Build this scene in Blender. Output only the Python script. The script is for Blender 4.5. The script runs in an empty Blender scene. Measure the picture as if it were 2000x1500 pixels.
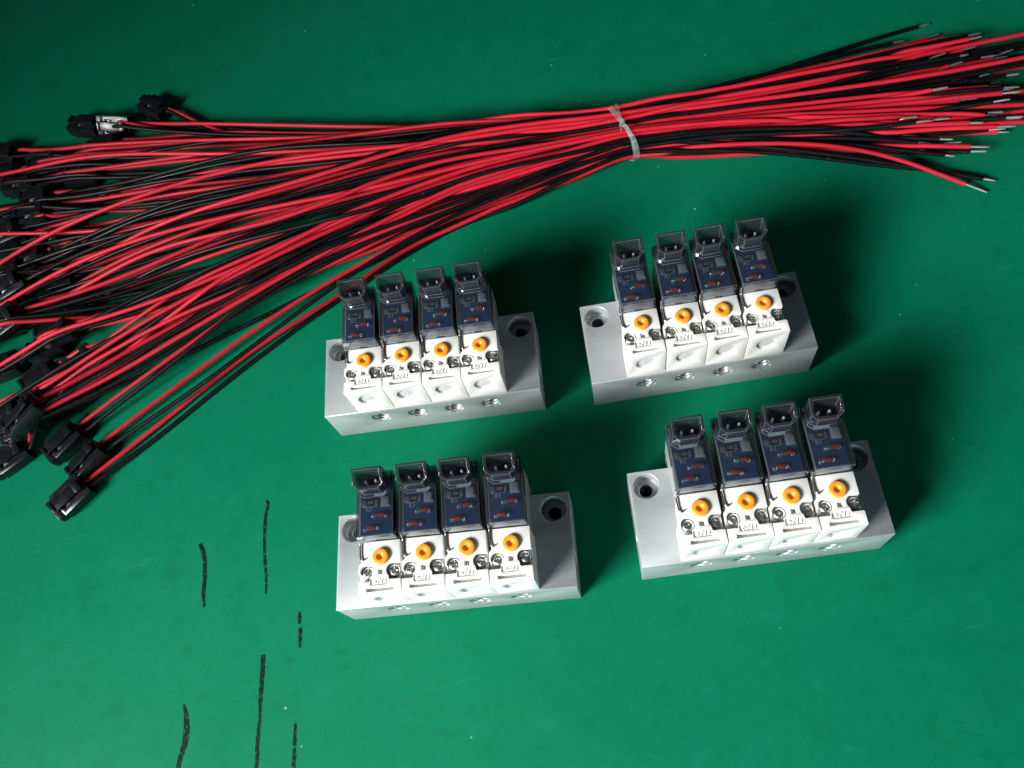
import bpy, bmesh, math, random
import numpy as np
from mathutils import Vector, Matrix

# ------------------------------------------------------------------ scene, camera, light
sc = bpy.context.scene
COL = sc.collection
S = 0.001                                   # all builders work in millimetres
R = math.radians
random.seed(7)

cam_d = bpy.data.cameras.new("camera")
cam = bpy.data.objects.new("camera", cam_d)
COL.objects.link(cam)
cam_d.sensor_fit = 'HORIZONTAL'
cam_d.sensor_width = 36.0
cam_d.lens = 36.0 * 1578.55 / 2000.0
cam_d.shift_x = -40.05 / 2000.0
cam_d.shift_y = 36.10 / 2000.0
cam_d.clip_start = 0.005
cam_d.clip_end = 20.0
cam.matrix_world = (Matrix.Translation((0, 0, 211.69 * S)) @ Matrix.Rotation(R(25.115), 4, 'X')
                    @ Matrix.Rotation(R(-17.021), 4, 'Z'))
sc.camera = cam

world = bpy.data.worlds.new("World")
sc.world = world
world.use_nodes = True
bg = world.node_tree.nodes["Background"]
bg.inputs[0].default_value = (0.62, 0.86, 1.0, 1)
bg.inputs[1].default_value = 0.028


def area_light(name, loc, target, sx, sy, watts, color, spread=180):
    d = bpy.data.lights.new(name, 'AREA')
    d.shape = 'RECTANGLE'
    d.size = sx * S
    d.size_y = sy * S
    d.energy = watts
    d.color = color
    d.spread = R(spread)
    o = bpy.data.objects.new(name, d)
    COL.objects.link(o)
    o.location = Vector(loc) * S
    o.rotation_euler = (Vector(target) - Vector(loc)).to_track_quat('-Z', 'Y').to_euler()
    return o


# daylight from the workshop window, left and slightly in front of the bench
area_light("window_light", (-530, -175, 375), (120, 72, 0), 290, 210, 1.66, (0.97, 1.0, 0.985), 62)
# weak cool fill added on the viewer's side to lift the front faces
area_light("front_fill", (-60, -820, 250), (0, 80, 0), 800, 260, 1.7, (0.62, 0.90, 1.0), 150)

sc.view_settings.view_transform = 'Standard'
sc.view_settings.look = 'None'
sc.view_settings.gamma = 1.0
sc.view_settings.exposure = 0.0
sc.view_settings.use_curve_mapping = False
sc.render.engine = 'CYCLES'
sc.cycles.use_denoising = True
sc.cycles.max_bounces = 14
sc.cycles.transparent_max_bounces = 40
sc.cycles.caustics_reflective = False
sc.cycles.caustics_refractive = False
sc.cycles.sample_clamp_indirect = 6.0


# ------------------------------------------------------------------ materials
class Nodes:
    def __init__(self, name):
        self.m = bpy.data.materials.new(name)
        self.m.use_nodes = True
        self.t = self.m.node_tree
        self.t.nodes.clear()
        self.out = self.n('ShaderNodeOutputMaterial')

    def n(self, kind, **kw):
        nd = self.t.nodes.new(kind)
        for k, v in kw.items():
            if k.startswith('i_'):
                nd.inputs[k[2:].replace('_', ' ')].default_value = v
            else:
                setattr(nd, k, v)
        return nd

    def l(self, a, b):
        self.t.links.new(a, b)

    def noise(self, scale, detail=3, rough=0.55, vec=None, dist=0.0):
        nd = self.n('ShaderNodeTexNoise')
        nd.inputs['Scale'].default_value = scale
        nd.inputs['Detail'].default_value = detail
        nd.inputs['Roughness'].default_value = rough
        nd.inputs['Distortion'].default_value = dist
        self.l(vec if vec is not None else self.coord(), nd.inputs['Vector'])
        return nd.outputs['Fac']

    def coord(self):
        if not hasattr(self, 'tc'):
            self.tc = self.n('ShaderNodeTexCoord')
        return self.tc.outputs['Object']

    def ramp(self, fac, stops):
        r = self.n('ShaderNodeValToRGB')
        while len(r.color_ramp.elements) < len(stops):
            r.color_ramp.elements.new(0.5)
        for e, (p, c) in zip(r.color_ramp.elements, stops):
            e.position = p
            e.color = (c, c, c, 1) if isinstance(c, (int, float)) else (*c, 1)
        self.l(fac, r.inputs[0])
        return r.outputs[0]

    def mix(self, fac, a, b, mode='MIX'):
        m = self.n('ShaderNodeMix', data_type='RGBA', blend_type=mode)
        for sock, v in ((m.inputs[0], fac), (m.inputs[6], a), (m.inputs[7], b)):
            if isinstance(v, (int, float)):
                sock.default_value = v
            elif isinstance(v, tuple):
                sock.default_value = (*v, 1)
            else:
                self.l(v, sock)
        return m.outputs[2]

    def bsdf(self, color, rough, metal=0.0, bump=None, strength=0.1, distance=0.0001, **kw):
        b = self.n('ShaderNodeBsdfPrincipled')
        for nm, v in (('Base Color', color), ('Roughness', rough), ('Metallic', metal)):
            if isinstance(v, (int, float)):
                b.inputs[nm].default_value = v
            elif isinstance(v, tuple):
                b.inputs[nm].default_value = (*v, 1)
            else:
                self.l(v, b.inputs[nm])
        for k, v in kw.items():
            b.inputs[k.replace('_', ' ')].default_value = v
        if bump is not None:
            bp = self.n('ShaderNodeBump')
            bp.inputs['Strength'].default_value = strength
            bp.inputs['Distance'].default_value = distance
            self.l(bump, bp.inputs['Height'])
            self.l(bp.outputs[0], b.inputs['Normal'])
        return b

    def done(self, shader):
        self.l(shader.outputs[0], self.out.inputs[0])
        return self.m


def simple(name, color, rough, metal=0.0, vary=0.06, scale=900, bump=0.05, **kw):
    n = Nodes(name)
    f = n.noise(scale)
    dark = tuple(c * (1 - vary) for c in color)
    light = tuple(min(1, c * (1 + vary)) for c in color)
    c = n.mix(n.ramp(f, [(0.3, 0.0), (0.7, 1.0)]), dark, light)
    r = n.ramp(n.noise(scale * 0.4), [(0.3, max(0.02, rough - 0.06)), (0.7, min(1, rough + 0.06))])
    return n.done(n.bsdf(c, r, metal, f, bump, 0.00005, **kw))


def mat_green():
    n = Nodes("green_mat")
    big = n.noise(7, 4)
    blot = n.noise(115, 6, 0.7)
    fine = n.noise(420, 4, 0.6)
    c = n.mix(n.ramp(big, [(0.3, 0.0), (0.7, 1.0)]), (0.0004, 0.150, 0.069), (0.0010, 0.180, 0.088))
    c = n.mix(n.ramp(blot, [(0.30, 0.42), (0.46, 0.0)]), c, (0.0006, 0.105, 0.048))
    c = n.mix(n.ramp(blot, [(0.54, 0.0), (0.78, 0.55)]), c, (0.006, 0.20, 0.112))
    c = n.mix(n.ramp(fine, [(0.25, 0.38), (0.5, 0.0)]), c, (0.0006, 0.112, 0.048))
    # rubbed pale scratches: two families of long stretched noise, patchy
    for ang, sx, sy, seed in ((20, 60, 1500, 0.0), (-65, 45, 1300, 3.7), (75, 50, 1700, 9.1)):
        mp = n.n('ShaderNodeMapping')
        mp.inputs['Rotation'].default_value = (0, 0, R(ang))
        mp.inputs['Scale'].default_value = (sx, sy, 1)
        mp.inputs['Location'].default_value = (seed, seed, 0)
        n.l(n.coord(), mp.inputs[0])
        s = n.noise(1.0, 1, 0.4, mp.outputs[0], 0.4)
        s = n.ramp(s, [(0.755, 0.0), (0.80, 1.0)])
        patch = n.ramp(n.noise(16 + seed, 2), [(0.54, 0.0), (0.70, 0.30)])
        c = n.mix(n.mix(1.0, s, patch, 'MULTIPLY'), c, (0.10, 0.36, 0.25))
    # pale lint and dust specks, sparse and of uneven size
    for vs, lo, hi in ((120, 0.030, 0.055), (260, 0.040, 0.075)):
        v = n.n('ShaderNodeTexVoronoi')
        v.inputs['Scale'].default_value = vs
        n.l(n.coord(), v.inputs['Vector'])
        dot = n.ramp(v.outputs['Distance'], [(lo, 1.0), (hi, 0.0)])
        wn = n.n('ShaderNodeSeparateColor')
        n.l(v.outputs['Color'], wn.inputs[0])
        pick = n.ramp(wn.outputs[0], [(0.93, 0.0), (0.98, 0.6)])
        c = n.mix(n.mix(1.0, dot, pick, 'MULTIPLY'), c, (0.40, 0.55, 0.48))
    rough = n.ramp(n.noise(40, 4), [(0.3, 0.46), (0.7, 0.60)])
    return n.done(n.bsdf(c, rough, 0, fine, 0.12, 0.00006, Specular_IOR_Level=0.11))


def mat_ink():
    n = Nodes("marker_ink")
    w = n.ramp(n.noise(900, 4, 0.7), [(0.36, 0.05), (0.50, 0.95)])
    ink = n.bsdf((0.004, 0.010, 0.009), 0.6, Specular_IOR_Level=0.15)
    tr = n.n('ShaderNodeBsdfTransparent')
    mx = n.n('ShaderNodeMixShader')
    n.l(w, mx.inputs[0])
    n.l(tr.outputs[0], mx.inputs[1])
    n.l(ink.outputs[0], mx.inputs[2])
    return n.done(mx)


def mat_alu():
    n = Nodes("blasted_aluminium")
    f = n.noise(2600, 3, 0.7)
    g = n.noise(120, 3)
    c = n.mix(n.ramp(g, [(0.3, 0.0), (0.7, 1.0)]), (0.50, 0.52, 0.53), (0.59, 0.61, 0.62))
    c = n.mix(n.ramp(f, [(0.3, 0.35), (0.5, 0.0)]), c, (0.42, 0.43, 0.43))
    c = n.mix(n.ramp(f, [(0.60, 0.0), (0.75, 0.7)]), c, (0.92, 0.93, 0.93))
    r = n.ramp(f, [(0.3, 0.48), (0.7, 0.34)])
    mp = n.n('ShaderNodeMapping')             # faint milling direction along the block
    mp.inputs['Scale'].default_value = (18, 900, 900)
    n.l(n.coord(), mp.inputs[0])
    lines = n.noise(1.0, 3, .6, mp.outputs[0])
    c = n.mix(n.ramp(lines, [(0.40, 0.16), (0.55, 0.0)]), c, (0.40, 0.41, 0.41))
    c = n.mix(n.ramp(n.noise(260, 2), [(0.74, 0.0), (0.78, 0.5)]), c, (0.95, 0.95, 0.95))
    return n.done(n.bsdf(c, r, 0.52, f, 0.22, 0.00006))


def mat_smoke(name, tint, rough=0.05, haze=0.07):
    """thin smoky clear plastic: tinted straight-through light plus a Fresnel gloss on the outside"""
    n = Nodes(name)
    tr = n.n('ShaderNodeBsdfTransparent')
    tr.inputs[0].default_value = (*tint, 1)
    gl = n.n('ShaderNodeBsdfGlossy')
    gl.inputs['Color'].default_value = (1, 1, 1, 1)
    gl.inputs['Roughness'].default_value = rough
    fr = n.n('ShaderNodeFresnel')
    fr.inputs[0].default_value = 1.5
    geo = n.n('ShaderNodeNewGeometry')
    k = n.n('ShaderNodeMath', operation='SUBTRACT')
    k.inputs[0].default_value = 1.0
    n.l(geo.outputs['Backfacing'], k.inputs[1])
    k2 = n.n('ShaderNodeMath', operation='MULTIPLY')
    n.l(k.outputs[0], k2.inputs[0])
    n.l(fr.outputs[0], k2.inputs[1])
    mx = n.n('ShaderNodeMixShader')
    df = n.n('ShaderNodeBsdfDiffuse')       # faint milkiness of the moulding, plus painted-in room reflection
    df.inputs[0].default_value = (0.50, 0.54, 0.60, 1)
    hz = n.n('ShaderNodeMixShader')
    hz.inputs[0].default_value = haze
    n.l(tr.outputs[0], hz.inputs[1])
    n.l(df.outputs[0], hz.inputs[2])
    n.l(k2.outputs[0], mx.inputs[0])
    n.l(hz.outputs[0], mx.inputs[1])
    n.l(gl.outputs[0], mx.inputs[2])
    return n.done(mx)


M = dict(
    mat=mat_green(), ink=mat_ink(), alu=mat_alu(),
    thread=simple("cut_thread_metal", (0.80, 0.81, 0.81), 0.25, 0.9),
    white=simple("white_plastic", (0.85, 0.83, 0.79), 0.42, vary=0.02, scale=300, Subsurface_Weight=0.0),
    orange=simple("orange_plastic", (0.90, 0.33, 0.030), 0.34, vary=0.05),
    steel=simple("screw_steel", (0.76, 0.75, 0.72), 0.33, 1.0, vary=0.15, scale=2500),
    wire_steel=simple("spring_wire_steel", (0.50, 0.50, 0.49), 0.22, 1.0),
    yoke=simple("grey_coil_casing", (0.42, 0.43, 0.43), 0.40, 0.3),
    pcb=simple("blue_solder_mask", (0.024, 0.110, 0.29), 0.35, vary=0.10, scale=600),
    frame=simple("pale_inner_frame", (0.78, 0.77, 0.76), 0.5),
    solder=simple("bright_solder", (0.85, 0.86, 0.86), 0.25, 0.7),
    diode=simple("red_diode_glass", (0.85, 0.055, 0.03), 0.25),
    chip=simple("black_chip_epoxy", (0.012, 0.012, 0.014), 0.45),
    print_white=simple("white_print", (0.80, 0.80, 0.78), 0.6),
    led=simple("milky_led_lens", (0.55, 0.60, 0.57), 0.15),
    green_dot=simple("green_band", (0.02, 0.30, 0.20), 0.3),
    smoke=mat_smoke("smoky_clear_plastic", (0.58, 0.595, 0.62), 0.05, 0.016),
    socket=mat_smoke("smoky_socket_plastic", (0.44, 0.455, 0.48), 0.06, 0.026),
    edge=mat_smoke("hazed_bright_edge", (0.50, 0.52, 0.55), 0.12, 0.13),  # haze on the bevels, painted for light refracted along the edges
    ledge=mat_smoke("hazed_socket_ledge", (0.50, 0.52, 0.56), 0.10, 0.14),  # stronger haze paints in the ledge's bright reflection
    recess_grey=simple("recess_disc_grey", (0.60, 0.61, 0.62), 0.5, vary=0.03, scale=300),
    dark=simple("dark_gap", (0.02, 0.02, 0.02), 0.6),
    housing=simple("black_nylon", (0.007, 0.008, 0.010), 0.30, vary=0.2, scale=900, bump=0.10),
    tin=simple("tinned_copper", (0.74, 0.74, 0.72), 0.34, 0.9, vary=0.25, scale=3000, bump=0.3),
    clear=mat_smoke("clear_tie_plastic", (0.90, 0.91, 0.90), 0.22),
)


# a milky body for the clear tie
def mat_tie():
    n = Nodes("milky_clear_tie")
    tr = n.n('ShaderNodeBsdfTransparent')
    tr.inputs[0].default_value = (0.93, 0.95, 0.94, 1)
    b = n.bsdf((0.75, 0.80, 0.78), 0.25)
    mx = n.n('ShaderNodeMixShader')
    f = n.ramp(n.noise(500, 3), [(0.3, 0.06), (0.7, 0.24)])
    n.l(f, mx.inputs[0])
    n.l(tr.outputs[0], mx.inputs[1])
    n.l(b.outputs[0], mx.inputs[2])
    return n.done(mx)


M['tie'] = mat_tie()


def mat_pvc(name, color, spec, rough):
    n = Nodes(name)
    oi = n.n('ShaderNodeObjectInfo')
    c = n.mix(n.ramp(oi.outputs['Random'], [(0.0, 0.0), (1.0, 1.0)]), tuple(k * .80 for k in color), tuple(k * 1.12 for k in color))
    c = n.mix(n.ramp(n.noise(140, 4, .6), [(0.35, 0.35), (0.6, 0.0)]), c, tuple(k * .72 for k in color))
    c = n.mix(n.ramp(n.noise(1500, 2), [(0.70, 0.0), (0.78, 0.25)]), c, (0.45, 0.35, 0.35))
    f = n.noise(500, 3)
    r = n.ramp(n.noise(90, 3), [(0.3, rough - .10), (0.7, rough + .10)])
    return n.done(n.bsdf(c, r, 0, f, 0.12, 0.00006, Specular_IOR_Level=spec))


M['red'] = mat_pvc("red_pvc_insulation", (0.56, 0.013, 0.030), 0.34, 0.50)
M['black'] = mat_pvc("black_pvc_insulation", (0.0026, 0.0028, 0.0034), 0.26, 0.46)


# ------------------------------------------------------------------ mesh helpers (millimetres)
def bm_box(bm, x0, x1, y0, y1, z0, z1, rot=None, at=None):
    vs = [Vector((x, y, z)) for z in (z0, z1) for x, y in ((x0, y0), (x1, y0), (x1, y1), (x0, y1))]
    if rot is not None:
        vs = [rot @ v for v in vs]
    if at is not None:
        vs = [v + Vector(at) for v in vs]
    b = [bm.verts.new(v * S) for v in vs]
    for f in ((3, 2, 1, 0), (4, 5, 6, 7), (0, 1, 5, 4), (1, 2, 6, 5), (2, 3, 7, 6), (3, 0, 4, 7)):
        bm.faces.new([b[i] for i in f])


def bm_prism(bm, poly, z0, z1):
    a = [bm.verts.new(Vector((x, y, z0)) * S) for x, y in poly]
    b = [bm.verts.new(Vector((x, y, z1)) * S) for x, y in poly]
    bm.faces.new(a[::-1])
    bm.faces.new(b)
    k = len(poly)
    for i in range(k):
        bm.faces.new((a[i], a[(i + 1) % k], b[(i + 1) % k], b[i]))


def bm_lathe(bm, prof, seg=24, at=(0, 0, 0), axis='Z', caps=True):
    """prof: list of (radius, height)"""
    rings = []
    for r, h in prof:
        ring = []
        for i in range(seg):
            a = 2 * math.pi * i / seg
            p = (r * math.cos(a), r * math.sin(a), h)
            if axis == 'Y':
                p = (p[0], h, -p[1])
            elif axis == 'X':
                p = (h, p[0], p[1])
            ring.append(bm.verts.new((Vector(p) + Vector(at)) * S))
        rings.append(ring)
    for a, b in zip(rings, rings[1:]):
        for i in range(seg):
            j = (i + 1) % seg
            bm.faces.new((a[i], a[j], b[j], b[i]))
    if caps:
        bm.faces.new(rings[0][::-1])
        bm.faces.new(rings[-1])


def bm_tube(bm, pts, r, seg=8, caps=True):
    pts = [Vector(p) for p in pts]
    n = len(pts)
    rings = []
    up = Vector((0, 0, 1))
    prev = None
    for i, p in enumerate(pts):
        t = (pts[min(i + 1, n - 1)] - pts[max(i - 1, 0)]).normalized()
        if prev is None:
            a = t.cross(up)
            if a.length < 1e-3:
                a = t.cross(Vector((1, 0, 0)))
            a.normalize()
        else:
            a = (prev - t * prev.dot(t)).normalized()
        prev = a
        b = t.cross(a)
        rr = r[i] if isinstance(r, (list, tuple)) else r
        rings.append([bm.verts.new((p + (a * math.cos(2 * math.pi * k / seg) + b * math.sin(2 * math.pi * k / seg)) * rr) * S)
                      for k in range(seg)])
    for A, B in zip(rings, rings[1:]):
        for k in range(seg):
            j = (k + 1) % seg
            bm.faces.new((A[k], A[j], B[j], B[k]))
    if caps:
        bm.faces.new(rings[0][::-1])
        bm.faces.new(rings[-1])


def to_mesh(name, bm, mats, sharp=38):
    bmesh.ops.recalc_face_normals(bm, faces=bm.faces)
    me = bpy.data.meshes.new(name)
    bm.to_mesh(me)
    bm.free()
    for m in (mats if isinstance(mats, (list, tuple)) else [mats]):
        me.materials.append(m)
    me.shade_smooth()
    me.set_sharp_from_angle(angle=R(sharp))
    return me


def finish(me, bevel=None, segs=2, cutters=(), sharp=38, angle=35, edge=-1):
    """boolean cuts and a bevel, evaluated once; the result is a plain shared mesh"""
    o = bpy.data.objects.new("tmp", me)
    COL.objects.link(o)
    tmp = [o]
    for c in cutters:
        oc = bpy.data.objects.new("tmpc", c)
        COL.objects.link(oc)
        tmp.append(oc)
        md = o.modifiers.new("b", 'BOOLEAN')
        md.operation = 'DIFFERENCE'
        md.solver = 'EXACT'
        md.object = oc
    if bevel:
        md = o.modifiers.new("v", 'BEVEL')
        md.width = bevel * S
        md.segments = segs
        md.limit_method = 'ANGLE'
        md.angle_limit = R(angle)
        md.use_clamp_overlap = True
        md.material = edge
    dg = bpy.context.evaluated_depsgraph_get()
    dg.update()
    res = bpy.data.meshes.new_from_object(o.evaluated_get(dg))
    res.name = me.name
    for t in tmp:
        bpy.data.objects.remove(t)
    res.shade_smooth()
    res.set_sharp_from_angle(angle=R(sharp))
    return res


def mesh_of(name, mats, fn, bevel=None, segs=2, cutters=(), sharp=38, angle=35, edge=-1):
    bm = bmesh.new()
    fn(bm)
    me = to_mesh(name, bm, mats, sharp)
    if bevel or cutters:
        me = finish(me, bevel, segs, cutters, sharp, angle, edge)
    return me


def cutter(fn):
    bm = bmesh.new()
    fn(bm)
    return to_mesh("cut", bm, M['white'])


def put(name, me, parent=None, loc=(0, 0, 0), rot=(0, 0, 0), label=None, cat=None, group=None, kind=None):
    o = bpy.data.objects.new(name, me)
    COL.objects.link(o)
    o.parent = parent
    o.location = Vector(loc) * S
    o.rotation_euler = rot
    for k, v in (("label", label), ("category", cat), ("group", group), ("kind", kind)):
        if v:
            o[k] = v
    return o


def text_mesh(name, body, size, depth, mat, shear=0.0):
    cu = bpy.data.curves.new(name, 'FONT')
    cu.body = body
    cu.size = size * S
    cu.extrude = depth * S
    cu.shear = shear
    cu.align_x = 'CENTER'
    cu.align_y = 'CENTER'
    cu.resolution_u = 3
    o = bpy.data.objects.new("tmp", cu)
    COL.objects.link(o)
    dg = bpy.context.evaluated_depsgraph_get()
    dg.update()
    me = bpy.data.meshes.new_from_object(o.evaluated_get(dg))
    bpy.data.objects.remove(o)
    me.name = name
    me.materials.clear()
    me.materials.append(mat)
    return me


# ------------------------------------------------------------------ the bench mat
def f(bm):
    bm_box(bm, -700, 700, -500, 900, -4, 0)


table = put("bench_mat", mesh_of("bench_mat", M['mat'], f), kind="structure",
            label="glossy green bench mat with faint scratches")

MARKS = [
    ([(-81.2, 94.2), (-80.8, 92.9), (-82.0, 89.3), (-83.1, 83.5), (-83.8, 77.6), (-84.1, 71.8), (-84.8, 67.6)], (.9, 1.1, 1.1, 1.0, .95, 1.05, .5)),
    ([(-101.7, 87.4), (-101.1, 85.2), (-100.8, 82.1), (-101.3, 77.0), (-102.1, 72.9), (-102.2, 69.1)], (1.4, 1.4, 1.3, 1.3, 1.2, .7)),
    ([(-76.3, 60.1), (-76.5, 58.5), (-76.8, 56.9)], (.7, 1.2, .9)),
    ([(-76.8, 56.0), (-77.0, 54.0), (-77.6, 50.6)], (1.1, 1.2, .7)),
    ([(-87.6, 51.8), (-88.3, 47.8), (-89.6, 41.6), (-90.6, 36.1), (-91.8, 30.8), (-92.9, 24.4)], (1.6, 1.4, 1.3, .9, 1.2, 1.1)),
    ([(-110.1, 45.4), (-109.7, 42.2), (-110.0, 38.4), (-111.0, 34.9), (-112.1, 32.8), (-113.5, 28.5)], (.7, 1.5, 1.9, 1.8, 1.5, 1.3)),
    ([(-81.5, 32.5), (-82.6, 27.0), (-83.8, 20.7)], (.8, 1.1, 1.1)),
]


def catmull(P, k):
    P = [np.array(p, float) for p in P]
    P = [2 * P[0] - P[1]] + P + [2 * P[-1] - P[-2]]
    out = []
    for i in range(1, len(P) - 2):
        a, b, c, d = P[i - 1:i + 3]
        for j in range(k):
            t = j / k
            out.append(0.5 * (2 * b + (c - a) * t + (2 * a - 5 * b + 4 * c - d) * t * t + (3 * b - a - 3 * c + d) * t ** 3))
    out.append(P[-2])
    return out


for pts, wid in MARKS:
    P = catmull([(*p, w) for p, w in zip(pts, wid)], 14)

    def f(bm):
        rows = []
        for i, p in enumerate(P):
            q = P[min(i + 1, len(P) - 1)] - P[max(i - 1, 0)]
            nrm = np.array([-q[1], q[0]]) / (np.hypot(q[0], q[1]) + 1e-9)
            w = p[2] * 0.45
            a = p[:2] + nrm * (w + random.uniform(-.10, .10))
            b = p[:2] - nrm * (w + random.uniform(-.10, .10))
            rows.append((bm.verts.new(Vector((a[0], a[1], 0.03)) * S), bm.verts.new(Vector((b[0], b[1], 0.03)) * S)))
        for (a, b), (c, d) in zip(rows, rows[1:]):
            bm.faces.new((a, b, d, c))
    put("marker_stroke", mesh_of("marker_stroke", M['ink'], f), table)


# ------------------------------------------------------------------ valve manifold parts
BL, BD, BH = 60.6, 24.46, 14.15
PORTS = [14.8 + 10.47 * i for i in range(4)]


def f(bm):
    bm_box(bm, 0, BL, 0, BD, 0, BH)


cuts = []
for cx, cy in ((4.25, 20.4), (56.4, 20.2)):
    cuts.append(cutter(lambda bm: bm_lathe(bm, [(3.25, BH - 4.0), (3.25, BH + 1)], 40, (cx, cy, 0))))
    cuts.append(cutter(lambda bm: bm_lathe(bm, [(1.65, -1), (1.65, BH - 3.5)], 28, (cx, cy, 0))))
for px in PORTS:
    cuts.append(cutter(lambda bm: bm_lathe(bm, [(2.62, -1), (2.62, 7.0)], 32, (px, 0, 9.2), 'Y')))
for x0 in (-1, BL - 6):
    cuts.append(cutter(lambda bm: bm_lathe(bm, [(2.62, x0), (2.62, x0 + 7)], 32, (0, 8.5, 7.6), 'X')))
block_me = mesh_of("aluminium_block", M['alu'], f, bevel=0.34, segs=3, cutters=cuts)


def f(bm):
    prof = [(2.60, 0.0)]
    y = 0.25
    while y < 6.4:
        prof += [(2.60, y), (2.22, y + 0.36), (2.22, y + 0.46)]
        y += 0.80
    prof += [(2.2, 6.6), (0.05, 6.8)]
    bm_lathe(bm, prof, 32, (0, 0, 0), 'Y', caps=False)


bm = bmesh.new()
f(bm)
for fc in bm.faces:
    fc.normal_flip()
thread_me = bpy.data.meshes.new("port_thread")
bm.normal_update()
bm.to_mesh(thread_me)
bm.free()
thread_me.materials.append(M['thread'])
thread_me.shade_smooth()
thread_me.set_sharp_from_angle(angle=R(25))


# white valve body: x across, y back from the block's front face, z up from the block top
WT = 11.85


def f(bm):
    bm_prism(bm, [(-5.12, .42), (5.12, .42), (5.12, 3.55), (4.98, 3.7), (4.98, 13.15), (-4.35, 13.15), (-4.35, 8.3), (-5.05, 7.6)], 0.02, WT)


def rbox(bm, x0, x1, y0, y1, z0, z1, r):
    poly = []
    for cx, cy, a0 in ((x1 - r, y1 - r, 0), (x0 + r, y1 - r, 90), (x0 + r, y0 + r, 180), (x1 - r, y0 + r, 270)):
        for k in range(5):
            a = R(a0 + 22.5 * k)
            poly.append((cx + r * math.cos(a), cy + r * math.sin(a)))
    bm_prism(bm, poly, z0, z1)


FL = WT - 1.75
cuts = [
    cutter(lambda bm: bm_lathe(bm, [(1.72, FL), (1.72, WT + 2)], 36, (3.32, 6.0, 0))),
    cutter(lambda bm: bm_prism(bm, [(3.3, 4.3), (7, 4.3), (7, 7.72), (3.3, 7.72)], FL + .013, WT + 2.1)),
    cutter(lambda bm: rbox(bm, 2.15, 8, 3.75, 6.0, FL + .027, WT + 2.2, .35)),
    cutter(lambda bm: bm_lathe(bm, [(1.62, FL), (1.62, WT + 2)], 36, (-3.08, 5.95, 0))),
    cutter(lambda bm: rbox(bm, -8, -2.35, 3.55, 5.6, FL + .027, WT + 2.2, .35)),
    cutter(lambda bm: bm_prism(bm, [(-3.25, 1.15), (3.45, 1.15), (3.45, 2.05), (-3.25, 2.05)], WT - 1.5, WT + 2)),
    cutter(lambda bm: bm_prism(bm, [(-.5, 5.15), (.76, 5.15), (.76, 6.4), (-.5, 6.4)], WT - 2.2, WT + 2)),
    cutter(lambda bm: bm_lathe(bm, [(2.6, -2), (2.6, 1.25)], 44, (-.18, 0, 6.4), 'Y')),
    cutter(lambda bm: rbox(bm, -2.3, 2.1, 2.62, 4.35, WT - .28, WT + 1, .4)),
]
body_me = mesh_of("valve_body", M['white'], f, bevel=0.14, segs=2, cutters=cuts)
recess_disc_me = mesh_of("recess_disc", M['recess_grey'], lambda bm: bm_lathe(bm, [(2.45, 1.02), (2.45, 1.3)], 40, (-.18, 0, 6.4), 'Y'), bevel=.06)  # grey disc added to make the recess floor darker than the front
logo_me = text_mesh("embossed_lettering", "6711", 1.75, 0.16, M['white'], 0.25)


def f(bm):
    bm_lathe(bm, [(2.02, -.3), (2.02, .55), (1.95, .75), (1.75, .86), (1.0, .86), (.82, .78), (.62, .30), (.3, .05), (.01, 0.02)], 36)


button_me = mesh_of("manual_button", M['orange'], f, sharp=60)


def screw(bm):
    # domed pan head with a real cross recess
    prof = [(1.42, -1.1), (1.42, -.35), (1.36, -.12), (1.15, .08), (.75, .17), (.02, .2)]
    bm_lathe(bm, prof, 32)


cuts = [cutter(lambda bm: bm_box(bm, -1.05, 1.05, -.2, .2, -.45, 1)),
        cutter(lambda bm: bm_box(bm, -.205, .205, -1.05, 1.05, -.43, 1)),
        cutter(lambda bm: bm_lathe(bm, [(.10, -.9), (.42, -.2), (.52, 1)], 12))]
screw_me = mesh_of("screw", M['steel'], screw, bevel=0.05, segs=1, cutters=cuts)


# coil casing: sits on the block behind the white body and hangs down behind the block
def f(bm):
    bm_prism(bm, [(-4.15, 13.45), (4.35, 13.45), (4.35, 28.9), (-4.15, 28.9)], 0.02, 12.4)
    bm_box(bm, -3.9, 4.1, 24.75, 28.7, -8.0, 0.1)


yoke_me = mesh_of("coil_casing", M['yoke'], f, bevel=0.25)
band_front_me = mesh_of("front_plate", M['frame'], lambda bm: bm_box(bm, -4.0, 4.25, 13.66, 14.1, 12.42, 14.5), bevel=0.08)
frame_me = mesh_of("board_frame", M['dark'], lambda bm: bm_box(bm, -4.05, 4.28, 14.11, 28.8, 12.41, 14.22), bevel=0.1)
strip_me = mesh_of("side_rail", M['frame'], lambda bm: bm_box(bm, -4.08, -3.78, 14.2, 27.0, 14.23, 14.7), bevel=0.06)


def shell(bm, outer, inner, z0, z1, zi):
    """box-like cap open underneath, with wall thickness"""
    k = len(outer)
    o0 = [bm.verts.new(Vector((*p, z0)) * S) for p in outer]
    o1 = [bm.verts.new(Vector((*p, z1)) * S) for p in outer]
    i0 = [bm.verts.new(Vector((*p, z0)) * S) for p in inner]
    i1 = [bm.verts.new(Vector((*p, zi)) * S) for p in inner]
    bm.faces.new(o1)
    bm.faces.new(i1[::-1])
    for a in range(k):
        b = (a + 1) % k
        bm.faces.new((o0[a], o0[b], o1[b], o1[a]))
        bm.faces.new((i0[b], i0[a], i1[a], i1[b]))
        bm.faces.new((o0[b], o0[a], i0[a], i0[b]))


CT = 16.55
def f(bm):
    o = [(-4.45, 13.25), (4.72, 13.25), (4.72, 29.4), (-4.45, 29.4)]
    i = [(-4.12, 13.62), (4.39, 13.62), (4.39, 29.05), (-4.12, 29.05)]
    shell(bm, o, i, 11.9, CT, CT - .42)


def orient(me):
    return me


cover_me = mesh_of("clear_cover", [M['smoke'], M['edge']], f, bevel=0.13, segs=2, angle=60, edge=1)


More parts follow.
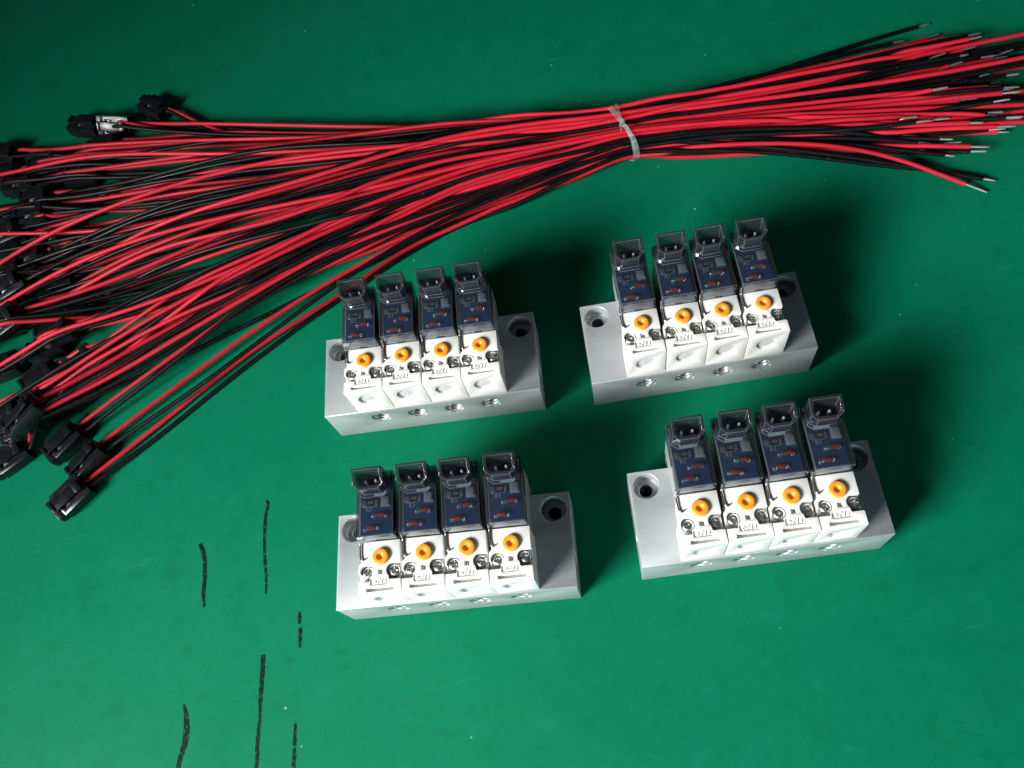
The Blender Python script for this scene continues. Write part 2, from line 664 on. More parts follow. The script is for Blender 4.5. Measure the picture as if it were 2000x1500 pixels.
# socket on top of the cover, open upwards, front corners cut off, front wall lower than the back
def f(bm):
    out = [(-3.6, 28.2), (3.85, 28.2), (3.85, 24.45), (2.3, 23.35), (-2.05, 23.35), (-3.6, 24.45)]
    inn = [(-2.9, 27.5), (3.15, 27.5), (3.15, 25.0), (2.3, 24.1), (-1.95, 24.1), (-2.9, 25.0)]
    ztop = [23.3, 23.3, 21.9, 20.95, 20.95, 21.9]
    b0 = [bm.verts.new(Vector((x, y, CT + .9)) * S) for x, y in out]
    t0 = [bm.verts.new(Vector((x, y, z)) * S) for (x, y), z in zip(out, ztop)]
    t1 = [bm.verts.new(Vector((x, y, z)) * S) for (x, y), z in zip(inn, ztop)]
    fl = [bm.verts.new(Vector((x, y, CT + .75)) * S) for x, y in inn]
    flare = [(-3.92, 28.4), (4.17, 28.4), (4.17, 24.0), (2.6, 22.75), (-2.35, 22.75), (-3.92, 24.0)]
    g0 = [bm.verts.new(Vector((x, y, CT + .03)) * S) for x, y in flare]
    g1 = [bm.verts.new(Vector((x, y, CT + .35)) * S) for x, y in flare]
    k = 6
    for a in range(k):
        b = (a + 1) % k
        bm.faces.new((g0[a], g1[a], g1[b], g0[b]))
        bm.faces.new((g1[a], b0[a], b0[b], g1[b]))
        bm.faces.new((b0[a], t0[a], t0[b], b0[b]))
        bm.faces.new((t0[a], t1[a], t1[b], t0[b]))
        bm.faces.new((t1[a], fl[a], fl[b], t1[b]))
    bm.faces.new(fl)
    bm.faces.new(g0)


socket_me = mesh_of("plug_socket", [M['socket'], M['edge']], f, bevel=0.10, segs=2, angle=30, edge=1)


def f(bm):
    bm_box(bm, -2.1, 2.35, 23.85, 24.75, 17.6, 19.6)
    bm_box(bm, -1.7, 2.0, 23.75, 24.6, 19.6, 20.2)


ledge_me = mesh_of("socket_ledge", M['ledge'], f, bevel=0.12)


def f(bm):
    bm_box(bm, -.30, .30, -.30, .30, 0, 2.2)
    bm_box(bm, -.19, .19, -.19, .19, 2.2, 2.6)


pin_me = mesh_of("contact_pin", M['solder'], f, bevel=0.08)


def f(bm):
    bm_box(bm, -3.75, 3.95, 14.15, 28.0, 14.25, 14.75)


pcb_me = mesh_of("circuit_board", M['pcb'], f)


def f(bm):
    bm_lathe(bm, [(.3, -.95), (.52, -.85), (.55, -.6), (.55, .6), (.52, .85), (.3, .95)], 16, (0, 0, .6), 'X')


diode_me = mesh_of("diode", M['diode'], f, sharp=60)


def f(bm):
    for s in (-1, 1):
        bm_box(bm, s * 1.05 - .22, s * 1.05 + .22, -.45, .45, .35, .8)
        bm_box(bm, s * 1.45 - .42, s * 1.45 + .42, -.62, .62, .02, .20)
        bm_lathe(bm, [(.55, .15), (.42, .5), (.2, .8), (.02, .85)], 10, (s * 1.62, -.1, 0))


lead_me = mesh_of("solder_joint", M['solder'], f, bevel=0.07, segs=1)


def f(bm):
    bm_box(bm, -.95, .95, -.62, .62, .08, .62)


chip_me = mesh_of("chip_resistor", M['chip'], f, bevel=0.07)


def f(bm):
    bm_box(bm, -2.35, -1.0, -.75, .7, .02, .5)
    bm_box(bm, 1.0, 1.75, -.7, .7, .02, .5)
    bm_box(bm, -2.0, 1.6, -1.05, -.78, .02, .3)


pad_me = mesh_of("solder_pad", M['solder'], f, bevel=0.12)


def f(bm):
    bm_box(bm, -1.15, 1.15, -1.3, 1.3, .05, .7)
    bm_box(bm, -.85, .85, -1.0, 1.0, .7, 1.15)
    bm_box(bm, -.95, .95, -.12, .12, 1.1, 1.22)


led_me = mesh_of("indicator_led", M['led'], f, bevel=0.12)
r1_me = text_mesh("board_print", "R1", 1.5, 0.015, M['print_white'])
r102_me = text_mesh("chip_print", "102", 1.05, 0.012, M['print_white'])


def f(bm):
    bm_box(bm, -.14, .14, -.56, .56, .05, 1.16)


band_me = mesh_of("green_band", M['green_dot'], lambda bm: bm_lathe(bm, [(.56, -.22), (.57, -.2), (.57, .2), (.56, .22)], 16, (0, 0, .6), 'X'))


def f(bm):
    P = catmull([(-4.62, 13.6, 14.6), (-4.62, 13.25, 13.4), (-4.68, 12.9, 12.35), (-4.62, 11.2, 12.2), (-4.58, 9.9, 12.2), (-4.35, 9.05, 12.2),
                 (-3.85, 8.85, 12.2), (-3.3, 9.3, 12.2)], 5)
    bm_tube(bm, P, .19, 8)


hook_me = mesh_of("wire_clip", M['wire_steel'], f, sharp=60)


def f(bm):
    bm_box(bm, -.7, 1.2, 13.16, 13.32, 12.0, 12.34)


notch_me = mesh_of("cover_catch", M['dark'], f)

MAN = [
    ((-56.41, 106.93), -10.572, "four-station valve manifold with its top left corner overlapped by the wires, nearest the red wire fan"),
    ((16.85, 92.61), -8.752, "four-station valve manifold nearest the tie, full round recesses showing on its white fronts"),
    ((-62.08, 53.63), -11.360, "four-station valve manifold beside the black marker strokes, its right mounting hole wholly in view"),
    ((13.72, 41.51), -9.419, "four-station valve manifold nearest the bottom right, brightest glare on its left end"),
]
MAN[0] = (MAN[0][0], MAN[0][1], "four-station valve manifold nearest the fan of red wires, left of the tie")
rs = random.Random(3)
for (mx, my), deg, lab in MAN:
    root = put("valve_manifold", None, None, (mx, my, 0), (0, 0, R(deg)), lab, "valve manifold", "solenoid valve manifolds on the green mat")
    blk = put("aluminium_block", block_me, root)
    for px in PORTS:
        put("port_thread", thread_me, blk, (px, 0.02, 9.2))
    for i in range(4):
        j = lambda a: rs.uniform(-a, a)
        v = put("valve", body_me, root, (8 + 6.75 + 10.5 * i + j(.06), j(.05), BH), (0, 0, R(j(.7))))
        put("recess_disc", recess_disc_me, v)
        put("embossed_lettering", logo_me, v, (-.05, 3.45, WT - .2))
        put("manual_button", button_me, v, (.37, 9.3, WT), (0, 0, j(3)))
        put("screw", screw_me, v, (3.38, 6.0, WT - .75), (0, 0, j(3)))
        put("screw", screw_me, v, (-3.06, 5.93, WT - .72), (0, 0, j(3)))
        put("coil_casing", yoke_me, v)
        put("front_plate", band_front_me, v)
        put("board_frame", frame_me, v)
        put("side_rail", strip_me, v)
        put("clear_cover", cover_me, v)
        put("cover_catch", notch_me, v)
        put("wire_clip", hook_me, v, (j(.05), j(.15), 0))
        put("plug_socket", socket_me, v)
        put("socket_ledge", ledge_me, v)
        for px in (-1.15, 1.35):
            put("contact_pin", pin_me, v, (px, 26.0, CT + .5))
        put("circuit_board", pcb_me, v)
        zb = 14.75
        for (dx, dy), band in (((1.48, 18.7), True), ((-.92, 15.65), False)):
            dx += j(.12)
            dy += j(.1)
            put("diode", diode_me, v, (dx, dy, zb), (0, 0, R(j(5))))
            put("solder_joint", lead_me, v, (dx - (.45 if band else 0), dy, zb), (0, 0, R(j(6))))
            if band and rs.random() < .7:
                put("green_band", band_me, v, (dx - .98, dy, zb))
        put("solder_pad", pad_me, v, (-1.15, 21.95, zb))
        put("chip_resistor", chip_me, v, (-1.15, 21.95, zb))
        put("chip_print", r102_me, v, (-1.15, 21.9, zb + .65))
        put("indicator_led", led_me, v, (2.55, 21.9, zb), (0, 0, R(j(3))))
        put("board_print", r1_me, v, (-1.65, 20.25, zb + .03))


# ------------------------------------------------------------------ the wire leads
DW = 1.38                                   # wire diameter
TOP = np.array([[-181.8, 276.8], [-161.4, 268.6], [-121.9, 252.1], [-84.4, 235.0], [-48.4, 220.2], [-30.8, 213.9], [-13.6, 207.9], [3.6, 202.9], [20.5, 198.0], [37.3, 193.5], [55.6, 188.9], [70.5, 185.9], [87.9, 184.7], [105.5, 184.6], [123.2, 184.5], [140.3, 183.3], [157.4, 182.2], [171.3, 174.9], [184.3, 166.9], [198.7, 161.9]])
BOT = np.array([[-177.0, 127.4], [-160.8, 127.3], [-128.5, 122.9], [-94.7, 139.2], [-59.7, 151.8], [-41.8, 157.4], [-23.3, 164.2], [-5.0, 168.4], [12.8, 170.1], [30.2, 170.1], [49.3, 169.8], [63.9, 166.7], [79.7, 162.7], [94.9, 157.8], [109.9, 152.9], [124.0, 146.9], [136.3, 137.7], [147.7, 127.9], [161.1, 122.7], [174.2, 117.5]])
top = lambda x: np.interp(x, TOP[:, 0], TOP[:, 1])
bot = lambda x: np.interp(x, BOT[:, 0], BOT[:, 1])
rng = np.random.default_rng(11)

# plug centre x, y, resting layer, heading (deg, direction the wires leave), label
PLUGS = [
    (-101.3, 258.4, 0, -45, "two-wire lead whose black plug lies alone at the top, nearest the tie"),
    (-117.1, 255.0, 1, -20, "two-wire lead whose black plug catches a bright white reflection near the top left"),
    (-128.0, 260.0, 0, -25, "two-wire lead whose plug shows a bluish sheen, behind the brightly reflecting plug"),
    (-121.2, 246.4, 0, -8, "two-wire lead whose black plug lies just below the bluish plug"),
    (-143.8, 246.2, 0, -5, "two-wire lead whose upright black plug stands between the bluish plug and the left edge"),
    (-160.5, 258.3, 1, -22, "two-wire lead whose plug is cut by the left edge at the top of the pile"),
    (-137.8, 224.0, 0, 8, "two-wire lead whose flat black plug lies under the upper long straight red wires"),
    (-155.4, 215.6, 1, 5, "two-wire lead whose plug with a glinting edge touches the left edge, at mid pile"),
    (-154.0, 192.2, 1, 14, "two-wire lead whose plug touches the left edge beneath the drooping black wire"),
    (-146.5, 183.5, 0, 16, "two-wire lead whose small plug shows below the plug at the left edge, mid pile"),
    (-151.4, 173.5, 1, 16, "two-wire lead whose plug shows two bright metal contacts at the left edge"),
    (-133.5, 157.5, 0, 24, "two-wire lead whose plug lies set in to the right, under the lower red wires"),
    (-146.5, 156.5, 1, 22, "two-wire lead whose plug rides on top of the lower pile, one small glint on it"),
    (-148.5, 146.5, 0, 28, "two-wire lead whose plug shows a bright white end face at the pile's outer edge"),
    (-134.0, 146.5, 0, 26, "two-wire lead whose plug is half buried right of the white-ended plug"),
    (-145.0, 137.5, 1, 30, "two-wire lead whose plug shows two slanting glints low in the pile"),
    (-156.5, 131.5, 0, 24, "two-wire lead whose plug sticks out to the lower left edge of the picture"),
    (-139.5, 131.2, 0, 32, "two-wire lead whose plug is third from the bottom of the pile"),
    (-132.5, 122.6, 1, 34, "two-wire lead whose plug with two glints sits just above the bottommost plug"),
    (-137.6, 112.5, 0, 32, "two-wire lead with the bottommost plug, its black wire lying apart on the mat"),
]
HID = "red and black two-wire lead whose plug is buried in the pile"
for x, y in ((-149.5, 206.2), (-153.3, 240.4), (-140.2, 211.3), (-144.3, 167.7), (-158.6, 147.4), (-140.3, 193.6), (-157.0, 227.4), (-130.0, 236.0),
             (-147.0, 232.0), (-136.0, 180.0), (-159.0, 181.0), (-158.0, 203.0), (-145.0, 219.0), (-159.5, 165.0), (-150.0, 196.0), (-135.5, 203.0),
             (-148.0, 178.0), (-138.0, 168.0), (-159.0, 248.0), (-158.5, 215.0), (-150.5, 138.5), (-158.5, 192.0), (-128.5, 222.0)):
    PLUGS.append((x, y, 0, math.degrees(math.atan2(180 - y, 190)) * .8, HID))
OFF = "red and black two-wire lead running out past the left edge"
offs = [(-176, 248), (-174, 203), (-182, 232), (-175, 186), (-186, 217), (-177, 160), (-175, 147), (-190, 198), (-180, 172)]
for x, y in offs:
    PLUGS.append((x, y, 0, math.degrees(math.atan2(180 - y, 230)) * .8, OFF))
NL = len(PLUGS)
# resting heights: a plug that overlaps an earlier one of its layer climbs on it
PH = 5.0
plug_z = []
order = sorted(range(NL), key=lambda i: PLUGS[i][2])
zc = {}
for i in order:
    x, y, lay, hd, _ = PLUGS[i]
    z = PH / 2
    for k in zc:
        if math.hypot(x - PLUGS[k][0], y - PLUGS[k][1]) < 8.8:
            z = max(z, zc[k] + PH + .15)
    zc[i] = min(z, 14)
plug_z = [zc[i] for i in range(NL)]

# free ends at the right: colour, x, y, z of the tinned tip
TIPS = [('r', 165.5, 184.2, 2.6), ('k', 164.8, 190.2, 2), ('k', 153.0, 185.1, 3.5), ('r', 172.7, 177.5, 3.3), ('r', 172.0, 179.5, 3.0), ('r', 169.4, 174.4, 4.2), ('k', 156.4, 175.0, 5.2), ('k', 160.1, 172.6, 5.4), ('k', 180.3, 170.3, 4.1), ('r', 174.7, 167.3, 5.2), ('r', 177.0, 164.9, 5.5), ('k', 180.2, 166.7, 4.8), ('r', 177.1, 161.3, 6.2), ('k', 175.1, 155.4, 7.6), ('k', 171.1, 149.4, 9.3), ('r', 152.0, 157.1, 9.4), ('r', 170.0, 147.1, 9.9), ('k', 165.5, 144.9, 10.8), ('k', 166.8, 138.7, 8.9), ('r', 147.5, 145.8, 8.6), ('k', 142.0, 146.3, 7.8), ('r', 155.4, 141.0, 7.9), ('r', 151.1, 142.1, 7.6), ('k', 138.2, 146.0, 7.1), ('r', 136.7, 144.1, 6.1), ('k', 146.3, 140.2, 6.1), ('k', 140.4, 141.8, 5.7), ('r', 155.5, 134.5, 5.1), ('k', 154.2, 133.6, 4.6), ('r', 138.6, 140.7, 4.9), ('k', 145.6, 135.6, 3.9), ('k', 138.9, 133.9, 2.1), ('k', 153.0, 124.5, 2), ('r', 149.5, 120.8, 2), ('k', 137.9, 149.4, 8.4)]
nr = sum(t[0] == 'r' for t in TIPS)
nk = len(TIPS) - nr
for c, n in (('r', NL - nr), ('k', NL - nk)):
    for i in range(n):
        if i % 4 == 0:                      # runs out past the right edge
            y = rng.uniform(132, 172)
            TIPS.append((c, 176 + (y - 132) * .35 + rng.uniform(4, 14), y, rng.uniform(3, 9)))
        else:                               # ends inside the brush of ends
            y = rng.uniform(136, 182)
            TIPS.append((c, 163 + (y - 125) * .32 - abs(rng.normal(0, 9)), y, rng.uniform(1, 8)))

# stations along x; each wire is a row of y and z
XS = np.arange(-204.0, 207.0, 3.0)
NSX = len(XS)
XT = 53.0
W = []                                      # (lead, colour)
for i in range(NL):
    W += [(i, 'r'), (i, 'k')]
NW = len(W)
startx = np.zeros(NW)
sy = np.zeros(NW)
sz = np.zeros(NW)
for w, (i, c) in enumerate(W):
    x, y, lay, hd, _ = PLUGS[i]
    s = 1.25 if c == 'r' else -1.25
    startx[w] = x + 5.0 * math.cos(R(hd)) - s * math.sin(R(hd))
    sy[w] = y + 5.0 * math.sin(R(hd)) + s * math.cos(R(hd))
    sz[w] = plug_z[i] + .2
rL = (top(startx + 25) - (sy + 25 * np.tan([R(PLUGS[i][3]) for i, _ in W]))) / (top(startx + 25) - bot(startx + 25))
rL = np.clip(rL, 0.0, 1.0)
noise_lead = rng.normal(0, .15, NL)
rT = rL + np.array([noise_lead[i] for i, _ in W]) + rng.normal(0, .05, NW)
rT[38], rT[39] = 1.08, 1.12                 # lead 19: outermost along the lower edge
rank = np.argsort(np.argsort(rT)) / (NW - 1)
rT = .5 * np.clip(rT, 0, 1) + .5 * rank
# hand the free ends out in the same order, a little shuffled, colour by colour
endx = np.zeros(NW)
ey = np.zeros(NW)
ez = np.zeros(NW)
rTip = lambda t: (top(t[1]) - t[2]) / (top(t[1]) - bot(t[1]))
for c in 'rk':
    ws = [w for w in range(NW) if W[w][1] == c]
    ws.sort(key=lambda w: rT[w] + rng.normal(0, .08))
    ts = sorted([t for t in TIPS if t[0] == c], key=rTip)
    for w, t in zip(ws, ts):
        endx[w], ey[w], ez[w] = t[1], t[2], t[3]
rR = (top(endx) - ey) / (top(endx) - bot(endx))
curl_w = int(np.argmin(np.abs(endx - 149.5) + np.abs(ey - 120.8)))


def smooth(a):
    a = np.clip(a, 0, 1)
    return a * a * (3 - 2 * a)


def herm(t, p0, m0, p1, m1):
    return (2 * t ** 3 - 3 * t ** 2 + 1) * p0 + (t ** 3 - 2 * t ** 2 + t) * m0 + (3 * t ** 2 - 2 * t ** 3) * p1 + (t ** 3 - t ** 2) * m1


Yt = np.zeros((NW, NSX))
act = np.zeros((NW, NSX), bool)
first = np.zeros(NW, int)
last = np.zeros(NW, int)
for w in range(NW):
    act[w] = (XS >= startx[w] - .1) & (XS <= endx[w] + .1)
    ix = np.where(act[w])[0]
    first[w], last[w] = ix[0], ix[-1]
    hd = np.tan(R(PLUGS[W[w][0]][3]))
    yT = 187.6 - 17.2 * rT[w]
    mT = -.27 + .25 * rT[w]                 # slope through the tie
    L = XT - startx[w]
    m0 = .45 * hd + .55 * 1.25 * (yT - sy[w]) / L + rng.normal(0, .07)
    if startx[w] > -100:
        m0 = hd
    t = np.clip((XS - startx[w]) / L, 0, 1)
    yl = herm(t, sy[w], m0 * L, yT, mT * L)
    yl += np.where(t < 1, rng.uniform(.3, 2.6) * np.sin(XS / rng.uniform(16, 34) + rng.uniform(0, 6.3)) * smooth(t / .25) * smooth((1 - t) / .35), 0)
    L = endx[w] - XT
    ch = (ey[w] - yT) / L
    t = np.clip((XS - XT) / L, 0, 1)
    yr = herm(t, yT, (.5 * mT + .5 * ch) * L, ey[w], (ch * 1.15 + rng.normal(0, .05)) * L)
    y = np.where(XS < XT, yl, yr)
    Yt[w] = y
fixed_path = {}


def follow(w, pts, x0, x1):
    p = np.array(catmull(pts, 6))
    m = (XS >= x0) & (XS <= x1)
    Yt[w][m] = np.interp(XS[m], p[:, 0], p[:, 1])
    fixed_path[w] = m


for w, dy in ((0, 0), (1, -1.6)):
    follow(w, [(-96.2, 255.2 + dy), (-83.8, 241.3 + dy), (-71.6, 231.0 + dy), (-55, 222.5 + dy), (-30, 213 + dy)], -95, -32)
follow(38, [(-128.2, 118.6), (-111.0, 127.5), (-94.0, 136.5), (-77.0, 144.8), (-59.5, 150.7), (-43.3, 156.3), (-30.5, 162.5), (-14.1, 166.9)], -125, -16)
follow(39, [(-128.8, 117.0), (-112.4, 123.6), (-95.4, 132.5), (-78.0, 140.9), (-60.1, 149.0), (-42.1, 155.5), (-23.5, 163.0), (-5.3, 167.4), (12.5, 169.1)], -125, 10)
follow(curl_w, [(60, 169.5), (78, 163), (93.4, 157.0), (107.9, 151.7), (121.3, 145.0), (130.0, 138.9), (139.1, 129.8), (149.0, 121.4)], 66, 150)

# heights: start at the plug, pass the tie in their slot, end at the free end, then settle
zslot = rng.permutation(NW) / (NW - 1) * 10 + 1
for w in range(NW):
    if W[w][1] == 'k':
        zslot[w] = max(.8, zslot[w] - 1.1)
Z = np.zeros((NW, NSX))
for w in range(NW):
    zf = .22 + .78 * math.sin(math.pi * min(1, max(0, rL[w]))) ** .8    # the heap is highest in its middle
    Z[w] = np.interp(XS, [startx[w], startx[w] + 45, XT - 45, XT, XT + 40, endx[w]],
                     [sz[w], 1.5 + zslot[w] * 1.8 * zf, 1.5 + zslot[w] * 1.4 * (.35 + .65 * zf), zslot[w], zslot[w], ez[w]])
Z[38] = np.where(XS < 0, 2.4, Z[38])
Z[39] = np.where(XS < 10, .75, Z[39])
Z[curl_w] = np.where(XS > XT, np.interp(XS, [XT, 75, 112, 149], [zslot[curl_w], 11, 9, 2]), Z[curl_w])
Y = Yt.copy()
slope = np.gradient(Yt, 3.0, axis=1)
cosw = 1 / np.sqrt(1 + slope ** 2)
plug_xy = np.array([(p[0], p[1]) for p in PLUGS])
lead_of = np.array([i for i, _ in W])
plug_hit = []                               # (station, lead) pairs where a wire must clear another plug
for s in range(NSX):
    near = np.where(np.abs(XS[s] - plug_xy[:, 0]) < 5.2)[0]
    plug_hit.append(near)
NIT = 130
for it in range(NIT):
    late = it > NIT - 25
    Y += (.05 if not late else .01) * (Yt - Y)
    Z -= .012 if it < NIT - 40 else .004
    for A, kk in ((Y, .22), (Z, .34)):
        lap = np.zeros_like(A)
        lap[:, 1:-1] = .5 * (A[:, :-2] + A[:, 2:]) - A[:, 1:-1]
        inner = act.copy()
        inner[np.arange(NW), first] = False
        inner[np.arange(NW), last] = False
        A += kk * lap * inner
    for rep in range(2):
        dY = (Y[:, None, :] - Y[None, :, :]) * .5 * (cosw[:, None, :] + cosw[None, :, :])
        dZ = Z[:, None, :] - Z[None, :, :]
        d2 = dY * dY + dZ * dZ
        hit = (d2 < DW * DW) & act[:, None, :] & act[None, :, :]
        hit[np.arange(NW), np.arange(NW)] = False
        ii, jj, ss = np.nonzero(hit)
        d = np.sqrt(d2[ii, jj, ss]) + 1e-4
        push = (DW - d) * .40
        # nearly coincident pairs slide over each other by height
        uy = dY[ii, jj, ss] / d
        uz = dZ[ii, jj, ss] / d
        np.add.at(Y, (ii, ss), push * uy * .5)
        np.add.at(Z, (ii, ss), push * uz * .75)
    for s in range(NSX):
        for k in plug_hit[s]:
            m = act[:, s] & (lead_of != k) & (np.abs(Y[:, s] - plug_xy[k, 1]) < 4.6) & (Z[:, s] < plug_z[k] + PH / 2 + .8) & (XS[s] > startx + 8)
            Z[m, s] += .14 * (plug_z[k] + PH / 2 + .8 - Z[m, s])
    m = np.abs(XS - XT) < 14
    g = 1 + .35 * (np.abs(XS[m] - XT) / 14) ** 2
    yc = 179.2 - .14 * (XS[m] - XT)
    ey_ = (Y[:, m] - yc) / (9.4 * g)
    ez_ = (Z[:, m] - 7.0) / (7.0 * g)
    q = np.maximum(1, np.sqrt(ey_ ** 2 + ez_ ** 2))
    Y[:, m] = yc + ey_ / q * 9.4 * g
    Z[:, m] = 7.0 + ez_ / q * 7.0 * g
    Z[:] = np.maximum(Z, DW / 2 + .02)
    Y[np.arange(NW), first] = sy
    Z[np.arange(NW), first] = sz
Z[:] = np.maximum(Z, DW / 2 + .02)


# plug housing: local -x is the nose, +x the wire side
def f(bm):
    bm_box(bm, -3.6, 5.0, -3.7, 3.7, -2.4, 1.5)
    bm_box(bm, -5.6, -3.5, -3.1, 3.1, -2.1, 1.2)
    bm_box(bm, .2, 4.9, -3.6, -2.5, 1.45, 2.3)
    bm_box(bm, .2, 4.9, 2.5, 3.6, 1.45, 2.3)
    bm_box(bm, -5.5, 2.0, -.35, .35, -2.5, -2.0)


cuts = [cutter(lambda bm: bm_box(bm, 1.8, 7, -2.1, -.45, -.75, .95)), cutter(lambda bm: bm_box(bm, 1.8, 7, .45, 2.1, -.75, .95)),
        cutter(lambda bm: bm_box(bm, -2.4, -.4, -2.0, -.6, .5, 3)), cutter(lambda bm: bm_box(bm, -2.4, -.4, .6, 2.0, .5, 3)),
        cutter(lambda bm: bm_box(bm, -7, -4.6, -2.2, 2.2, -1.3, .5))]
bm = bmesh.new()
f(bm)
housing_me = finish(to_mesh("connector_housing", bm, M['housing']), .18, 2, cuts)


def f(bm):
    bm_box(bm, -4.9, 3.9, -1.55, 1.55, 2.0, 2.55)
    bm_box(bm, 2.4, 4.2, -1.9, 1.9, 2.4, 3.1)
    bm_box(bm, -4.9, -4.0, -1.4, 1.4, 1.6, 2.9)
    bm_box(bm, -1.0, .6, -1.3, 1.3, 1.3, 2.1)


latch_me = mesh_of("latch", M['housing'], f, bevel=.14)


def f(bm):
    bm_box(bm, -.85, .85, -.45, .45, -.1, .25)
    bm_box(bm, -.2, .5, -.35, .35, .2, .45)


contact_me = mesh_of("contact", M['solder'], f, bevel=.08)

ORD = ("topmost", "second", "third", "fourth", "fifth", "sixth", "seventh", "eighth", "ninth", "tenth", "eleventh", "twelfth", "thirteenth",
       "fourteenth", "fifteenth", "sixteenth", "seventeenth", "eighteenth", "nineteenth", "twentieth", "twenty-first", "twenty-second", "twenty-third", "twenty-fourth", "twenty-fifth", "twenty-sixth", "twenty-seventh", "twenty-eighth", "twenty-ninth", "thirtieth", "thirty-first", "thirty-second")
lead_label = [p[4] for p in PLUGS]
edge = int(np.argmin(np.abs(XS + 162)))
for tag, text in ((OFF, "two-wire lead entering past the left edge with its plug unseen, %s"), (HID, "two-wire lead, plug buried in the pile, %s of such plugs")):
    ids = [i for i in range(NL) if lead_label[i] == tag]
    ids.sort(key=lambda i: -Y[2 * i, edge] if tag == OFF else -PLUGS[i][1])
    for k, i in enumerate(ids):
        where = ORD[k] if k == 0 else ("bottommost" if k == len(ids) - 1 else ORD[k] + " from the top")
        lead_label[i] = text % where
GROUP = "two-wire leads of the tied bundle"
for i in range(NL):
    x, y, lay, hd, lab = PLUGS[i]
    lab = lead_label[i]
    if i == W[curl_w][0]:
        lab = "two-wire lead whose red free end bends away lowest at the right"
    base = Vector((x, y, 0))
    root = put("wire_lead", None, None, base, (0, 0, 0), lab, "wire lead", GROUP)
    rr = random.Random(100 + i)
    tilt = (R(rr.uniform(-9, 9)), R(rr.uniform(-5, 5)), R(hd))
    if i == 1:
        tilt = (R(51), R(10), R(hd))
    if i == 13:
        tilt = (R(-6), R(-22), R(hd))
    if lay == 1 and i != 1:
        tilt = (R(rr.uniform(-20, 20)), R(rr.uniform(-14, 6)), R(hd))
    zl = plug_z[i] + .1
    hs = put("connector_housing", housing_me, root, (0, 0, zl), tilt)
    hs.scale = (1.12, 1.12, 1.06)
    put("latch", latch_me, hs)
    for s in (-1.3, 1.3):
        put("contact", contact_me, hs, (-1.4, s, .75))
    for w in (2 * i, 2 * i + 1):
        a, b = first[w], last[w]
        pts = [(startx[w] - 2.2 * math.cos(R(hd)), sy[w] - 2.2 * math.sin(R(hd)), sz[w])]
        pts += [(XS[s], Y[w, s], Z[w, s]) for s in range(a, b + 1) if XS[s] > startx[w] + 1.0]
        if endx[w] - pts[-1][0] > 1.0:
            q, p = Vector(pts[-2]), Vector(pts[-1])
            pts.append(tuple(p + (p - q).normalized() * (endx[w] - p.x)))
        P = catmull(pts, 2)
        cut = 3.9 + rr.uniform(-1.1, .9)
        # strip the end: walk back `cut` mm for the bare tinned part
        k = len(P) - 1
        L = 0
        while k > 1 and L < cut:
            L += np.linalg.norm(P[k] - P[k - 1])
            k -= 1
        c = W[w][1]
        bm = bmesh.new()
        bm_tube(bm, [Vector(p) - base for p in P[:k + 1]], DW / 2, 9)
        wo = put("red_wire" if c == 'r' else "black_wire", to_mesh("insulated_wire", bm, M['red' if c == 'r' else 'black'], 60), root)
        bm = bmesh.new()
        tip = [Vector(P[k]) * .5 + Vector(P[k - 1]) * .5] + [Vector(p) for p in P[k:]]
        tip = [t - base for t in tip]
        bm_tube(bm, tip, [.36] * (len(tip) - 1) + [.24], 8)
        put("tinned_tip", to_mesh("tinned_tip", bm, M['tin'], 60), wo)


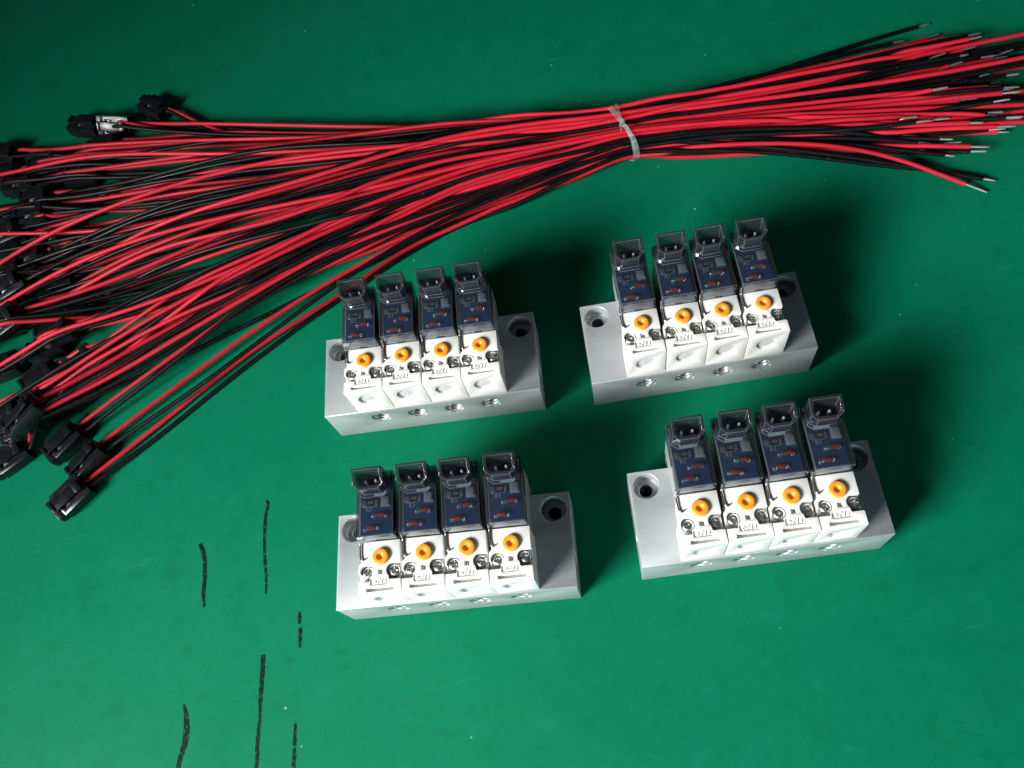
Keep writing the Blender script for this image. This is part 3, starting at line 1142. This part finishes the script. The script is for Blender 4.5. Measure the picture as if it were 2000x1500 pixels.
# ------------------------------------------------------------------ clear tie round the bundle
st = int(np.argmin(np.abs(XS - XT)))
sec = np.array([(Y[w, st], Z[w, st]) for w in range(NW) if act[w, st]])
cen = np.array([sec[:, 0].mean(), (sec[:, 1].min() + sec[:, 1].max()) / 2])
NTH = 72
ring = []
for k in range(NTH):
    a = 2 * math.pi * k / NTH
    d = np.array([math.cos(a), math.sin(a)])
    # convex outline: smallest support distance over neighbouring directions
    best = 1e9
    for q in np.linspace(-1.2, 1.2, 41):
        e = np.array([math.cos(a + q), math.sin(a + q)])
        h = ((sec - cen) @ e).max() + DW / 2 + .12
        best = min(best, h / math.cos(q))
    ring.append(best)


def strap(name, shift, width, lift, parent):
    bm = bmesh.new()
    rows = []
    for k in range(NTH):
        a = 2 * math.pi * k / NTH
        dx, tw = shift(a)
        row = []
        for t in (0, .18):
            for s in (-.5, .5):
                rad = ring[k] + lift + t + tw * s
                row.append(bm.verts.new(Vector((XT + dx + s * width(a), cen[0] + rad * math.cos(a), max(.05, cen[1] + rad * math.sin(a)))) * S))
        rows.append(row)
    for k in range(NTH):
        A, B = rows[k], rows[(k + 1) % NTH]
        for p, q in ((0, 1), (1, 3), (3, 2), (2, 0)):
            bm.faces.new((A[p], A[q], B[q], B[p]))
    return put(name, to_mesh(name, bm, M['tie'], 50), parent)


tie = put("plastic_tie", None, None, (0, 0, 0), (0, 0, 0), "clear plastic tie knotted round the red and black wires", "tie")
# the angle grows from the far side (0) over the top (90) to the near side (180)
strap("strap", lambda a: (-.2 - 1.4 * math.cos(a), .35 * math.sin(3 * a)), lambda a: 1.25 + .45 * math.cos(a), .02, tie)
strap("strap", lambda a: (1.8 * math.cos(a) ** 2 - .4 * math.cos(a), -.35 * math.sin(2 * a)), lambda a: 1.25, .26, tie)
bm = bmesh.new()
ka = R(108)
kr = ring[int(NTH * 108 / 360)] + .7
kc = Vector((XT - .2, cen[0] + kr * math.cos(ka), cen[1] + kr * math.sin(ka)))
loop = []
for k in range(40):
    t = 2 * math.pi * k / 39 * 1.5
    loop.append(kc + Vector((.8 * math.sin(t), 3.4 * (k / 39 - .5) + .5 * math.cos(t), .45 * math.sin(2 * t) + .15)))
bm_tube(bm, loop, .36, 8)
for sx in (-1, 1):
    bm_tube(bm, [kc + Vector((0, 0, .3)), kc + Vector((sx * .9, -1.2, .7)), kc + Vector((sx * 1.3, -2.6, .3))], [.34, .3, .22], 7)
put("knot", to_mesh("knot", bm, M['tie'], 60), tie)
